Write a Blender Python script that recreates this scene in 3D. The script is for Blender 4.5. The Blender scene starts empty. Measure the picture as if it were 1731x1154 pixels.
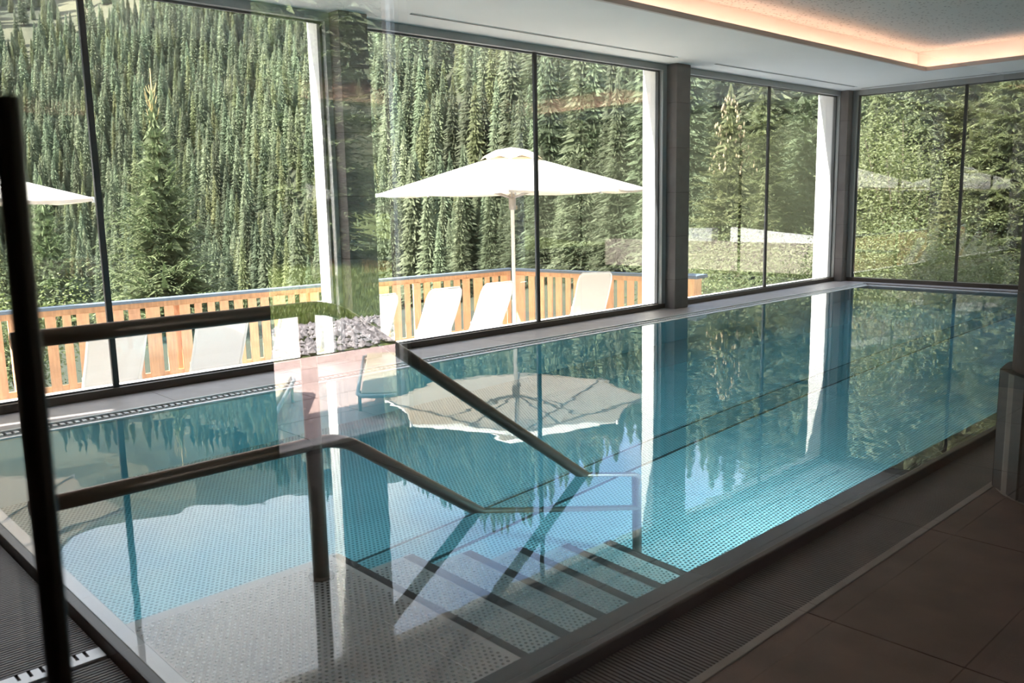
import bpy, bmesh, math, random
from mathutils import Vector, Matrix
R = random.Random(7)
sc = bpy.context.scene
col = sc.collection
rad = math.radians

# ------------------------------------------------------------------ camera
FPX = 1463.65
cam_d = bpy.data.cameras.new('camera'); cam = bpy.data.objects.new('camera', cam_d); col.objects.link(cam)
cam_d.sensor_width = 36.0; cam_d.lens = 36.0 * FPX / 1731.0
cam_d.clip_start = 0.02; cam_d.clip_end = 6000
yaw, pitch, roll = rad(46.791), rad(9.134), rad(-1.171)
F = Vector((math.cos(yaw) * math.cos(pitch), math.sin(yaw) * math.cos(pitch), -math.sin(pitch)))
r0 = Vector((math.sin(yaw), -math.cos(yaw), 0)); u0 = r0.cross(F)
RR = r0 * math.cos(roll) + u0 * math.sin(roll); UU = u0 * math.cos(roll) - r0 * math.sin(roll)
mw = Matrix((RR, UU, -F)).transposed().to_4x4(); mw.translation = Vector((0, 0, 1.6))
cam.matrix_world = mw
cam_d.dof.use_dof = True; cam_d.dof.focus_distance = 8.0; cam_d.dof.aperture_fstop = 4.5
sc.camera = cam

# ------------------------------------------------------------------ world, sun, exposure
sc.view_settings.view_transform = 'Standard'; sc.view_settings.look = 'None'
sc.view_settings.gamma = 1.0; sc.view_settings.use_curve_mapping = False
sc.view_settings.exposure = 1.35
cy = sc.cycles
cy.use_denoising = True; cy.use_adaptive_sampling = False; cy.max_bounces = 14; cy.diffuse_bounces = 5; cy.glossy_bounces = 6
cy.transmission_bounces = 8; cy.transparent_max_bounces = 24; cy.volume_bounces = 0
cy.sample_clamp_indirect = 6.0; cy.caustics_reflective = False; cy.caustics_refractive = True

w = bpy.data.worlds.new('sky'); sc.world = w; w.use_nodes = True
nt = w.node_tree; nt.nodes.clear()
tc = nt.nodes.new('ShaderNodeTexCoord'); noi = nt.nodes.new('ShaderNodeTexNoise')
noi.inputs['Scale'].default_value = 2.2; noi.inputs['Detail'].default_value = 7; noi.inputs['Roughness'].default_value = .55
rmp = nt.nodes.new('ShaderNodeValToRGB')
rmp.color_ramp.elements[0].position = .41; rmp.color_ramp.elements[0].color = (.40, .56, .90, 1)
rmp.color_ramp.elements[1].position = .55; rmp.color_ramp.elements[1].color = (.95, .96, 1, 1)
bg = nt.nodes.new('ShaderNodeBackground'); bg.inputs['Strength'].default_value = 2.3
wo = nt.nodes.new('ShaderNodeOutputWorld')
nt.links.new(tc.outputs['Generated'], noi.inputs['Vector']); nt.links.new(noi.outputs['Fac'], rmp.inputs['Fac'])
nt.links.new(rmp.outputs['Color'], bg.inputs['Color']); nt.links.new(bg.outputs['Background'], wo.inputs['Surface'])

sun_d = bpy.data.lights.new('sun', 'SUN'); sun = bpy.data.objects.new('sun', sun_d); col.objects.link(sun)
sun_d.energy = 14.0; sun_d.angle = rad(.6); sun_d.color = (1, .95, .88)
TO_SUN = Vector((-.75, .115, .645)).normalized()
sun.rotation_euler = TO_SUN.to_track_quat('Z', 'Y').to_euler(); sun.location = (-60, 10, 60)

# ------------------------------------------------------------------ helpers
def tag(o, label=None, cat=None, group=None, kind=None):
    if label: o['label'] = label
    if cat: o['category'] = cat
    if group: o['group'] = group
    if kind: o['kind'] = kind
    return o

def empty(name, loc=(0, 0, 0), rz=0.0):
    o = bpy.data.objects.new(name, None); col.objects.link(o)
    o.location = loc; o.rotation_euler = (0, 0, rz); o.empty_display_size = .1
    return o

class MB:
    def __init__(s): s.v = []; s.f = []; s.m = []
    def face(s, pts, mi=0):
        n = len(s.v); s.v += [tuple(p) for p in pts]; s.f.append(tuple(range(n, n + len(pts)))); s.m.append(mi)
    def box(s, x0, x1, y0, y1, z0, z1, mi=0):
        n = len(s.v)
        s.v += [(x0, y0, z0), (x1, y0, z0), (x1, y1, z0), (x0, y1, z0), (x0, y0, z1), (x1, y0, z1), (x1, y1, z1), (x0, y1, z1)]
        for q in ((0, 3, 2, 1), (4, 5, 6, 7), (0, 1, 5, 4), (1, 2, 6, 5), (2, 3, 7, 6), (3, 0, 4, 7)):
            s.f.append(tuple(n + i for i in q)); s.m.append(mi)
        return s
    def prism(s, pts, z0, z1, mi=0):
        n = len(s.v); k = len(pts)
        s.v += [(x, y, z0) for x, y in pts] + [(x, y, z1) for x, y in pts]
        s.f.append(tuple(n + i for i in reversed(range(k)))); s.m.append(mi)
        s.f.append(tuple(n + k + i for i in range(k))); s.m.append(mi)
        for i in range(k):
            j = (i + 1) % k; s.f.append((n + i, n + j, n + k + j, n + k + i)); s.m.append(mi)
        return s
    def tube(s, pts, r, seg=10, cap=True, mi=0, flat=None):
        pts = [Vector(p) for p in pts]; rs = r if isinstance(r, (list, tuple)) else [r] * len(pts)
        rings = []; up = None
        for i, p in enumerate(pts):
            d = (pts[min(i + 1, len(pts) - 1)] - pts[max(i - 1, 0)]).normalized()
            if up is None: up = Vector((0, 0, 1)) if abs(d.z) < .9 else Vector((0, 1, 0))
            a = d.cross(up).normalized(); b = a.cross(d).normalized(); up = b
            n = len(s.v); fa, fb = flat or (1, 1)
            for k in range(seg):
                t = 2 * math.pi * k / seg; q = p + a * (math.cos(t) * rs[i] * fa) + b * (math.sin(t) * rs[i] * fb); s.v.append(tuple(q))
            rings.append(n)
        for i in range(len(rings) - 1):
            for k in range(seg):
                j = (k + 1) % seg; s.f.append((rings[i] + k, rings[i] + j, rings[i + 1] + j, rings[i + 1] + k)); s.m.append(mi)
        if cap:
            s.f.append(tuple(rings[0] + k for k in reversed(range(seg)))); s.m.append(mi)
            s.f.append(tuple(rings[-1] + k for k in range(seg))); s.m.append(mi)
        return s
    def lathe(s, prof, cx=0, cy_=0, seg=24, mi=0):
        rings = []
        for r, z in prof:
            n = len(s.v)
            for k in range(seg):
                t = 2 * math.pi * k / seg; s.v.append((cx + r * math.cos(t), cy_ + r * math.sin(t), z))
            rings.append(n)
        for i in range(len(rings) - 1):
            for k in range(seg):
                j = (k + 1) % seg; s.f.append((rings[i] + k, rings[i] + j, rings[i + 1] + j, rings[i + 1] + k)); s.m.append(mi)
        s.f.append(tuple(rings[0] + k for k in reversed(range(seg)))); s.m.append(mi)
        s.f.append(tuple(rings[-1] + k for k in range(seg))); s.m.append(mi)
        return s
    def mesh(s, name, mats, smooth=False):
        me = bpy.data.meshes.new(name); me.from_pydata(s.v, [], s.f)
        mats = mats if isinstance(mats, (list, tuple)) else [mats]
        for m in mats: me.materials.append(m)
        if len(mats) > 1: me.polygons.foreach_set('material_index', s.m)
        if smooth: me.polygons.foreach_set('use_smooth', [True] * len(me.polygons))
        me.update()
        return me
    def build(s, name, mats, parent=None, smooth=False, bevel=0.0, loc=None, sharp=None):
        me = s.mesh(name, mats, smooth)
        o = bpy.data.objects.new(name, me); col.objects.link(o)
        if parent: o.parent = parent
        if loc: o.location = loc
        if smooth and sharp: me.set_sharp_from_angle(angle=rad(sharp))
        if bevel:
            b = o.modifiers.new('bevel', 'BEVEL'); b.width = bevel; b.segments = 2; b.limit_method = 'ANGLE'
        return o

def copy_tree(o, parent=None):
    c = o.copy(); col.objects.link(c); c.parent = parent
    for ch in o.children: copy_tree(ch, c)
    return c

def box(name, dims, mat, parent=None, bevel=0.0):
    return MB().box(*dims).build(name, mat, parent, bevel=bevel)

# ------------------------------------------------------------------ materials
def mat(name, color, rough=.6, metal=0.0, noise=0.0, nscale=6.0, bump=0.0, bscale=60.0, rand=0.0, spec=.5, trans=None, stretch=None, dark=None):
    m = bpy.data.materials.new(name); m.use_nodes = True; n = m.node_tree; b = n.nodes['Principled BSDF']
    b.inputs['Base Color'].default_value = (*color, 1); b.inputs['Roughness'].default_value = rough; b.inputs['Metallic'].default_value = metal
    b.inputs['Specular IOR Level'].default_value = spec
    t = n.nodes.new('ShaderNodeTexCoord'); vec = t.outputs['Object']
    if stretch:
        mp = n.nodes.new('ShaderNodeMapping'); mp.inputs['Scale'].default_value = stretch; n.links.new(vec, mp.inputs['Vector']); vec = mp.outputs['Vector']
    cur = None
    if noise:
        no = n.nodes.new('ShaderNodeTexNoise'); no.inputs['Scale'].default_value = nscale; no.inputs['Detail'].default_value = 5
        n.links.new(vec, no.inputs['Vector'])
        mx = n.nodes.new('ShaderNodeMix'); mx.data_type = 'RGBA'
        d = dark or tuple(c * (1 - noise) for c in color); l = tuple(min(1, c * (1 + noise)) for c in color)
        mx.inputs['A'].default_value = (*d, 1); mx.inputs['B'].default_value = (*l, 1)
        rp = n.nodes.new('ShaderNodeMapRange'); rp.inputs['From Min'].default_value = .3; rp.inputs['From Max'].default_value = .7
        n.links.new(no.outputs['Fac'], rp.inputs['Value']); n.links.new(rp.outputs['Result'], mx.inputs['Factor']); cur = mx.outputs['Result']
    if rand:
        oi = n.nodes.new('ShaderNodeObjectInfo'); hs = n.nodes.new('ShaderNodeHueSaturation')
        mr = n.nodes.new('ShaderNodeMapRange'); mr.inputs['To Min'].default_value = 1 - rand; mr.inputs['To Max'].default_value = 1 + rand
        n.links.new(oi.outputs['Random'], mr.inputs['Value']); n.links.new(mr.outputs['Result'], hs.inputs['Value'])
        mh = n.nodes.new('ShaderNodeMath'); mh.operation = 'MULTIPLY'; mh.inputs[1].default_value = 7.31
        fr = n.nodes.new('ShaderNodeMath'); fr.operation = 'FRACT'
        m2 = n.nodes.new('ShaderNodeMapRange'); m2.inputs['To Min'].default_value = .5 - rand * .06; m2.inputs['To Max'].default_value = .5 + rand * .06
        n.links.new(oi.outputs['Random'], mh.inputs[0]); n.links.new(mh.outputs[0], fr.inputs[0]); n.links.new(fr.outputs[0], m2.inputs['Value']); n.links.new(m2.outputs['Result'], hs.inputs['Hue'])
        if cur: n.links.new(cur, hs.inputs['Color'])
        else: hs.inputs['Color'].default_value = (*color, 1)
        cur = hs.outputs['Color']
    if cur: n.links.new(cur, b.inputs['Base Color'])
    if bump:
        n2 = n.nodes.new('ShaderNodeTexNoise'); n2.inputs['Scale'].default_value = bscale; n2.inputs['Detail'].default_value = 4
        n.links.new(vec, n2.inputs['Vector']); bp = n.nodes.new('ShaderNodeBump'); bp.inputs['Strength'].default_value = bump; bp.inputs['Distance'].default_value = .01
        n.links.new(n2.outputs['Fac'], bp.inputs['Height']); n.links.new(bp.outputs['Normal'], b.inputs['Normal'])
    if trans:
        tr = n.nodes.new('ShaderNodeBsdfTranslucent'); tr.inputs['Color'].default_value = (*trans[1], 1)
        ms = n.nodes.new('ShaderNodeMixShader'); ms.inputs[0].default_value = trans[0]
        n.links.new(b.outputs[0], ms.inputs[1]); n.links.new(tr.outputs[0], ms.inputs[2]); n.links.new(ms.outputs[0], n.nodes['Material Output'].inputs['Surface'])
    return m

def glass(name, base, mul, tint=(.94, .96, .95)):
    m = bpy.data.materials.new(name); m.use_nodes = True; n = m.node_tree; n.nodes.clear()
    fr = n.nodes.new('ShaderNodeFresnel'); fr.inputs['IOR'].default_value = 1.5
    geo = n.nodes.new('ShaderNodeNewGeometry')
    ma = n.nodes.new('ShaderNodeMath'); ma.operation = 'MULTIPLY_ADD'; ma.inputs[1].default_value = mul; ma.inputs[2].default_value = base; ma.use_clamp = True
    tr = n.nodes.new('ShaderNodeBsdfTransparent'); tr.inputs['Color'].default_value = (*tint, 1)
    gl = n.nodes.new('ShaderNodeBsdfGlossy'); gl.inputs['Roughness'].default_value = 0.0; gl.inputs['Color'].default_value = (1, 1, 1, 1)
    mx = n.nodes.new('ShaderNodeMixShader'); o = n.nodes.new('ShaderNodeOutputMaterial')
    n.links.new(fr.outputs[0], ma.inputs[0]); n.links.new(ma.outputs[0], mx.inputs[0])
    n.links.new(tr.outputs[0], mx.inputs[1]); n.links.new(gl.outputs[0], mx.inputs[2]); n.links.new(mx.outputs[0], o.inputs['Surface'])
    return m

def emit(name, color, strength):
    m = bpy.data.materials.new(name); m.use_nodes = True; n = m.node_tree; n.nodes.clear()
    e = n.nodes.new('ShaderNodeEmission'); e.inputs['Color'].default_value = (*color, 1); e.inputs['Strength'].default_value = strength
    o = n.nodes.new('ShaderNodeOutputMaterial'); n.links.new(e.outputs[0], o.inputs['Surface'])
    return m

def dimple_steel(name, color, pitch):
    """stainless sheet embossed with staggered round studs (relief, and their dark shading put into the colour)"""
    m = bpy.data.materials.new(name); m.use_nodes = True; n = m.node_tree; b = n.nodes['Principled BSDF']
    b.inputs['Base Color'].default_value = (*color, 1); b.inputs['Roughness'].default_value = .42; b.inputs['Metallic'].default_value = .35
    t = n.nodes.new('ShaderNodeTexCoord'); sp = n.nodes.new('ShaderNodeSeparateXYZ'); n.links.new(t.outputs['Object'], sp.inputs[0])
    def M(op, a, b_=None):
        q = n.nodes.new('ShaderNodeMath'); q.operation = op
        for i, x in enumerate((a, b_)):
            if x is None: continue
            if isinstance(x, (int, float)): q.inputs[i].default_value = x
            else: n.links.new(x, q.inputs[i])
        return q.outputs[0]
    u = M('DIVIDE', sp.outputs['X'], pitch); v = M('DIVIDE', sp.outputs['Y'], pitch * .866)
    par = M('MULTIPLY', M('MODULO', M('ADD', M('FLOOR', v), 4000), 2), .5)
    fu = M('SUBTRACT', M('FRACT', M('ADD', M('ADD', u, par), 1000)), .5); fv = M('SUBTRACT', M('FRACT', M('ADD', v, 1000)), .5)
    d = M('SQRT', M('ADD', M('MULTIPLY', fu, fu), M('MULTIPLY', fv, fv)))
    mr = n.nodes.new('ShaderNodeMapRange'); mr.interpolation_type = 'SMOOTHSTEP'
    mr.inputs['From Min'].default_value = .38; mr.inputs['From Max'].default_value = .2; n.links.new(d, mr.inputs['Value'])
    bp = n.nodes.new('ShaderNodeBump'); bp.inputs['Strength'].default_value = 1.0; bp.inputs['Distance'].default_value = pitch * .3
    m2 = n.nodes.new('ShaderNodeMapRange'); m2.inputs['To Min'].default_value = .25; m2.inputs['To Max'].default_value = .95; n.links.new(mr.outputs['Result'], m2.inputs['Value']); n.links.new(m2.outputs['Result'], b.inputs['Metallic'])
    m3 = n.nodes.new('ShaderNodeMix'); m3.data_type = 'RGBA'; m3.inputs['A'].default_value = (*color, 1); m3.inputs['B'].default_value = (*[c * .42 for c in color], 1); n.links.new(mr.outputs['Result'], m3.inputs['Factor']); n.links.new(m3.outputs['Result'], b.inputs['Base Color'])  # studs coloured darker, standing in for their shade and dark reflections
    n.links.new(mr.outputs['Result'], bp.inputs['Height']); n.links.new(bp.outputs['Normal'], b.inputs['Normal'])
    return m

M_white = mat('white_plaster', (.80, .79, .76), .8, noise=.03, nscale=3)
M_ceil = mat('ceiling_paint', (.83, .83, .82), .85, noise=.02, nscale=2)
M_alu = mat('grey_aluminium', (.36, .37, .37), .45, .3)
M_dark = mat('dark_gasket', (.02, .022, .025), .5)
M_sill = mat('brown_metal_sill', (.075, .06, .052), .35, .4)
M_tile = mat('brown_stone_tile', (.135, .072, .052), .55, noise=.3, nscale=3.5, bump=.25, bscale=220, rand=.10)
M_ptile = mat('grey_brown_stone', (.15, .13, .122), .55, noise=.18, nscale=4, bump=.2, bscale=160, rand=.08)
M_ledge = mat('grey_ledge_stone', (.27, .245, .24), .5, noise=.12, nscale=5, bump=.15, bscale=120, rand=.05)
M_grout = mat('dark_grout', (.05, .037, .032), .9)
M_curb = mat('pale_curb_stone', (.34, .285, .25), .6, noise=.15, nscale=8)
M_grate = mat('charcoal_plastic', (.16, .14, .13), .5)
M_gap = mat('gutter_dark', (.004, .004, .004), .8)
M_steel = mat('brushed_steel', (.50, .49, .48), .32, .8)
M_steelw = mat('pale_steel', (.68, .68, .68), .4, .35)
M_nose = mat('dark_tread_edge', (.035, .028, .024), .45)
M_rail = mat('dark_bronze_steel', (.16, .125, .105), .3, .75)
M_lipd = mat('dark_rim_lip', (.026, .021, .019), .4, .0)
M_rimd = mat('rim_plate_dark_reflection', (.05, .055, .06), .4, .1)  # steel plate; the dark reflection on it is put into its colour
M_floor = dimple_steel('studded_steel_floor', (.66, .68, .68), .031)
M_platp = mat('plain_steel_step', (.62, .55, .52), .42, .35)
M_stud = mat('polished_shaded_stud', (.26, .235, .22), .25, .9)  # polished, with the studs' dark reflections painted in as a darker base colour
M_pool = mat('pool_wall_steel', (.60, .61, .61), .45, .3)
M_wood = mat('larch_wood', (.86, .47, .25), .65, noise=.22, nscale=5, stretch=(6, 6, .7), rand=.10)
M_cap = mat('blue_grey_cap', (.15, .195, .24), .5)
M_canvas = mat('white_canvas', (.86, .83, .76), .85, trans=(.2, (.75, .52, .28)))
M_ribs = mat('grey_rib_metal', (.33, .31, .29), .5, .3)
M_wmet = mat('white_metal', (.80, .80, .79), .4)
M_mesh = mat('white_textile', (.70, .68, .65), .85, bump=.3, bscale=300, trans=(.3, (.8, .77, .72)))
M_beige = mat('beige_textile', (.62, .52, .38), .85, trans=(.3, (.6, .48, .3)))
M_deck = mat('terrace_decking', (.52, .50, .47), .7, noise=.15, nscale=4, rand=.06)
M_wall = mat('brown_wall', (.16, .13, .115), .8, noise=.1, nscale=2)
M_black = mat('dark_bar_metal', (.028, .02, .018), .38, .3)
M_rtile = mat('pink_terrace_tile', (.47, .33, .29), .7, noise=.15, nscale=3, bump=.1, bscale=90, rand=.06)
M_stone = mat('grey_gravel_stone', (.28, .25, .25), .8, noise=.5, nscale=9)
M_lawn = mat('lawn_green', (.10, .125, .03), .8, noise=.35, nscale=6, bump=.5, bscale=30)
M_blade = mat('grass_blade', (.13, .165, .04), .6, noise=.3, nscale=3, trans=(.3, (.14, .19, .03)))
M_bark = mat('spruce_bark', (.13, .10, .075), .9, noise=.3, nscale=12)
M_leader = mat('straw_twig', (.55, .42, .18), .8)
M_need = mat('spruce_needles', (.125, .15, .088), .7, noise=.35, nscale=1.2, rand=.45, spec=.2, trans=(.2, (.12, .155, .07)))
M_need2 = mat('pale_needles', (.15, .165, .08), .7, noise=.35, nscale=2.0, rand=.25, spec=.2, trans=(.25, (.18, .21, .075)))  # lighter yellow-green needle tone, used for whole trees
M_needd = mat('deep_needles', (.155, .19, .09), .7, noise=.4, nscale=2.5, rand=.15, spec=.2, trans=(.15, (.15, .22, .1)))
M_leaf = mat('broad_leaf', (.165, .19, .085), .6, noise=.35, nscale=3, rand=.2, trans=(.35, (.22, .27, .08)))
M_cone = mat('spruce_cone', (.36, .28, .17), .8)
M_hill = mat('hillside_grass', (.095, .088, .05), .9, noise=.35, nscale=.02, dark=(.035, .04, .02))
M_ffloor = mat('forest_floor', (.035, .04, .02), .9, noise=.4, nscale=.05)
M_gl = glass('window_glass', .05, 1.9)
M_part = glass('partition_glass', .21, 1.2, (.90, .91, .90))
M_led = emit('cove_led', (1.0, .58, .40), 14.0)

# perforated acoustic ceiling
M_perf = mat('perforated_board', (.62, .62, .60), .9)
n = M_perf.node_tree; t = n.nodes.new('ShaderNodeTexCoord'); vo = n.nodes.new('ShaderNodeTexVoronoi'); vo.inputs['Scale'].default_value = 17
cr = n.nodes.new('ShaderNodeValToRGB'); cr.color_ramp.elements[0].position = .20; cr.color_ramp.elements[0].color = (.10, .10, .10, 1)
cr.color_ramp.elements[1].position = .27; cr.color_ramp.elements[1].color = (.62, .62, .60, 1)
n.links.new(t.outputs['Object'], vo.inputs['Vector']); n.links.new(vo.outputs['Distance'], cr.inputs['Fac']); n.links.new(cr.outputs['Color'], n.nodes['Principled BSDF'].inputs['Base Color'])

# water: clear refracting body that absorbs red light
M_water = bpy.data.materials.new('pool_water'); M_water.use_nodes = True; n = M_water.node_tree; n.nodes.clear()
gb = n.nodes.new('ShaderNodeBsdfGlass'); gb.inputs['IOR'].default_value = 1.333; gb.inputs['Roughness'].default_value = 0.0
va = n.nodes.new('ShaderNodeVolumeAbsorption'); va.inputs['Color'].default_value = (.05, .80, .92, 1); va.inputs['Density'].default_value = .36
wn = n.nodes.new('ShaderNodeTexNoise'); wn.inputs['Scale'].default_value = 2.4; wn.inputs['Detail'].default_value = 2
wt = n.nodes.new('ShaderNodeTexCoord'); wb = n.nodes.new('ShaderNodeBump'); wb.inputs['Strength'].default_value = .05; wb.inputs['Distance'].default_value = .02
oo = n.nodes.new('ShaderNodeOutputMaterial')
n.links.new(wt.outputs['Object'], wn.inputs['Vector']); n.links.new(wn.outputs['Fac'], wb.inputs['Height']); n.links.new(wb.outputs['Normal'], gb.inputs['Normal'])
n.links.new(gb.outputs[0], oo.inputs['Surface']); n.links.new(va.outputs[0], oo.inputs['Volume'])

# ------------------------------------------------------------------ key dimensions (metres; water level z = 0)
YG, ZS, ZT, XE, ZC = 7.66, .099, 3.372, 15.63, 3.455
YOUT, XOUT = 8.04, 16.0           # outer faces of the facades
PIL = [(4.79, 5.12), (10.23, 10.55)]
BX0, BX1, BY0 = -1.4, 15.63, -3.2

# ------------------------------------------------------------------ floor
fl = empty('floor'); tag(fl, 'brown stone tile floor beside the pool gratings', None, None, 'structure')
MB().box(BX0, BX1, BY0, 1.53, -.12, -.006).build('screed', M_grout, fl)
MB().box(BX0, .58, 1.53, 7.66, -.12, -.006).build('screed', M_grout, fl)
tcache = {}
def tile_mesh(sx, sy, m, th=.02, g=.0025):
    g = .006 if m is M_rtile else g; k = (round(sx, 3), round(sy, 3), m.name)
    if k not in tcache: tcache[k] = MB().box(g, sx - g, g, sy - g, -th, 0).mesh('tile', m)
    return tcache[k]
def tile(x, y, z, sx, sy, m, parent):
    o = bpy.data.objects.new('tile', tile_mesh(sx, sy, m)); col.objects.link(o); o.location = (x, y, z); o.parent = parent; return o
ys = [.953 - .577 * k for k in range(0, 8)]
for j, y1 in enumerate([1.53] + ys):
    y0 = ([1.53] + ys)[j] - .577
    if y0 < BY0: continue
    for i in range(0, 8):
        x = -1.4 + .015 + i * 1.2 - (.4 if j % 2 else 0)
        xx = 2.985 - 1.2 * 4 + i * 1.2
        if xx + 1.2 < BX0 or (j > 4 and i > 6): continue
        tile(xx, y0, 0, 1.2, .577, M_tile, fl)
for i in range(3):
    tile(-.62, 1.53 + i * 1.2, 0, 1.2, 1.2, M_tile, fl)

# ------------------------------------------------------------------ pool
PX0, PX1, PY0, PY1, PD = 1.06, 15.25, 2.09, 6.88, -1.6
pool = empty('swimming_pool'); tag(pool, 'long indoor stainless steel pool with studded floor and entry steps', 'pool')
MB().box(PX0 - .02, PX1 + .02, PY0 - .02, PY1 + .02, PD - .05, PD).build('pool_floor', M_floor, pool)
def wallp(name, d): return MB().box(*d).build(name, M_pool, pool)
wallp('pool_wall', (PX0 - .03, PX0, PY0 - .03, PY1 + .03, PD, -.03)); wallp('pool_wall', (PX1, PX1 + .03, PY0 - .03, PY1 + .03, PD, -.03))
wallp('pool_wall', (PX0, PX1, PY0 - .03, PY0, PD, -.03)); wallp('pool_wall', (PX0, PX1, PY1, PY1 + .03, PD, -.03))
# overflow rims: submerged plate and raised lip
def rim(name, d, m, bev=.004): return MB().box(*d).build(name, m, pool, bevel=bev)
rim('rim_plate', (1.0, 1.062, 1.97, 6.9, -.05, -.018), M_steelw); rim('rim_plate', (1.0, 15.28, 1.97, 2.092, -.05, -.018), M_rimd)
rim('rim_lip', (.955, 1.0, 1.93, 6.9, -.14, .004), M_lipd, .008); rim('rim_lip', (.955, 15.3, 1.928, 1.97, -.14, .004), M_lipd, .008)
rim('rim_plate', (1.0, 15.28, 6.88, 6.932, -.06, .006), M_steelw); rim('rim_plate', (15.25, 15.3, 1.97, 6.932, -.06, .006), M_steelw)
# seams in the near lip
# floor channel
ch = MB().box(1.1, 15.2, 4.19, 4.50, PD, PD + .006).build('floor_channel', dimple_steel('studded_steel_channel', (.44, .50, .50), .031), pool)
MB().box(1.1, 15.2, 4.18, 4.195, PD, PD + .012).build('channel_edge', M_nose, ch); MB().box(1.1, 15.2, 4.495, 4.51, PD, PD + .012).build('channel_edge', M_nose, ch)
# entry platform and steps
PLX, PLY, PLZ = 2.09, 3.50, -.15
pl = MB().box(PX0, PLX, PY0, PLY, PD, PLZ).build('entry_platform', M_platp, pool)
MB().box(PLX - .035, PLX + .004, PY0, PLY - .02, PLZ - .05, PLZ + .004).build('nosing', M_nose, pl)
NS, TR = 5, .385
RI = (-PD + PLZ) / (NS + 1)
def studs(x0, x1, y0, y1, z, p=.027, r=.0078, hgt=.0045):
    mb = MB(); j = 0; y = y0 + r * 2
    while y < y1 - r * 2:
        x = x0 + r * 2 + (p / 2 if j % 2 else 0)
        while x < x1 - r * 2:
            n_ = len(mb.v)
            for rr_, hh in ((r, 0), (r * .6, hgt)):
                for k in range(6):
                    a = 2 * math.pi * k / 6; mb.v.append((x + rr_ * math.cos(a), y + rr_ * math.sin(a), z + hh))
            for k in range(6):
                q = (k + 1) % 6; mb.f.append((n_ + k, n_ + q, n_ + 6 + q, n_ + 6 + k)); mb.m.append(0)
            mb.f.append(tuple(n_ + 6 + k for k in range(6))); mb.m.append(0)
            x += p
        y += p * .866; j += 1
    return mb
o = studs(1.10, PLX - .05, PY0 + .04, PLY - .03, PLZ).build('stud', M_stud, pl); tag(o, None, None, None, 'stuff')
for k in range(NS):
    x0 = PLX + k * TR; z = PLZ - (k + 1) * RI
    st = MB().box(x0, x0 + TR, PY0, 3.42, PD, z).build('step', M_platp, pool)
    MB().box(x0 + TR - .055, x0 + TR + .003, PY0, 3.41, z - .05, z + .004).build('nosing', M_nose, st)
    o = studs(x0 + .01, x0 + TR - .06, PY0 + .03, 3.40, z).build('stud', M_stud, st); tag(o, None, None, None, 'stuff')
# water body
wt_ = MB().box(1.0, 15.262, 1.97, 6.892, -.02, 0)
wo_ = MB(); wo_.box(PX0 - .01, PX1 + .01, PY0 - .01, PY1 + .01, PD - .02, 0)
water = MB()
# one closed body: shallow overflow tray joined to the deep box (stepped profile)
xs = [1.0, PX0 - .012, PX1 + .012]; ysn = [1.97, PY0 - .012, PY1 + .012]
def wq(a, b, c, d): water.face([a, b, c, d])
zt_, zr_, zb_ = 0.0, -.022, PD - .02
X0, X1, X2 = xs; Y0, Y1, Y2 = ysn
V = lambda x, y, z: (x, y, z)
water.face([V(X0, Y0, zt_), V(X2, Y0, zt_), V(X2, Y2, zt_), V(X0, Y2, zt_)])
water.face([V(X0, Y0, zr_), V(X0, Y0, zt_), V(X0, Y2, zt_), V(X0, Y2, zr_)])
water.face([V(X0, Y0, zr_), V(X2, Y0, zr_), V(X2, Y0, zt_), V(X0, Y0, zt_)])
water.face([V(X0, Y0, zr_), V(X0, Y1, zr_), V(X2, Y1, zr_), V(X2, Y0, zr_)])
water.face([V(X0, Y1, zr_), V(X0, Y2, zr_), V(X1, Y2, zr_), V(X1, Y1, zr_)])
water.face([V(X1, Y1, zr_), V(X1, Y2, zr_), V(X1, Y2, zb_), V(X1, Y1, zb_)])
water.face([V(X1, Y1, zr_), V(X1, Y1, zb_), V(X2, Y1, zb_), V(X2, Y1, zr_)])
water.face([V(X1, Y1, zb_), V(X1, Y2, zb_), V(X2, Y2, zb_), V(X2, Y1, zb_)])
water.face([V(X2, Y0, zr_), V(X2, Y1, zr_), V(X2, Y1, zb_), V(X2, Y2, zb_), V(X2, Y2, zt_), V(X2, Y0, zt_)])
water.face([V(X0, Y2, zr_), V(X0, Y2, zt_), V(X2, Y2, zt_), V(X2, Y2, zb_), V(X1, Y2, zb_), V(X1, Y2, zr_)])
me = water.mesh('pool_water', M_water); bm = bmesh.new(); bm.from_mesh(me); bmesh.ops.remove_doubles(bm, verts=bm.verts, dist=1e-5); bmesh.ops.recalc_face_normals(bm, faces=bm.faces); bm.to_mesh(me); bm.free()
wobj = bpy.data.objects.new('pool_water', me); col.objects.link(wobj)
tag(wobj, 'still turquoise pool water mirroring the windows', 'water', None, 'stuff')
# unseen underwater lamps added in the near wall to brighten the pool floor
for i, x in enumerate((3.2, 5.6, 8.0, 10.4, 12.8)):
    lp = empty('underwater_fill_lamp', (x + (1.6 if i == 0 else 0), PY0 + .002, -.75)); tag(lp, 'added underwater fill lamp in the near pool wall, %s' % ('closest to the steps', 'next after the one by the steps', 'in the middle of its row', 'last but one towards the end window', 'closest to the end window')[i], 'lamp', 'added underwater fill lamps')
    h = MB(); h.tube([(0, 0, 0), (0, .02, 0)], .12, 20); h.build('bezel', M_steel, lp)
    ld = bpy.data.lights.new('fill_light', 'AREA'); ld.shape = 'DISK'; ld.size = .2; ld.energy = (34, 17, 5, 2.5, 2)[i]; ld.color = (1, .98, .95); ld.spread = rad(170)
    lo = bpy.data.objects.new('fill_light', ld); col.objects.link(lo); lo.parent = lp; lo.location = (0, .026, 0); lo.rotation_euler = (rad(90), 0, 0)

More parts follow.
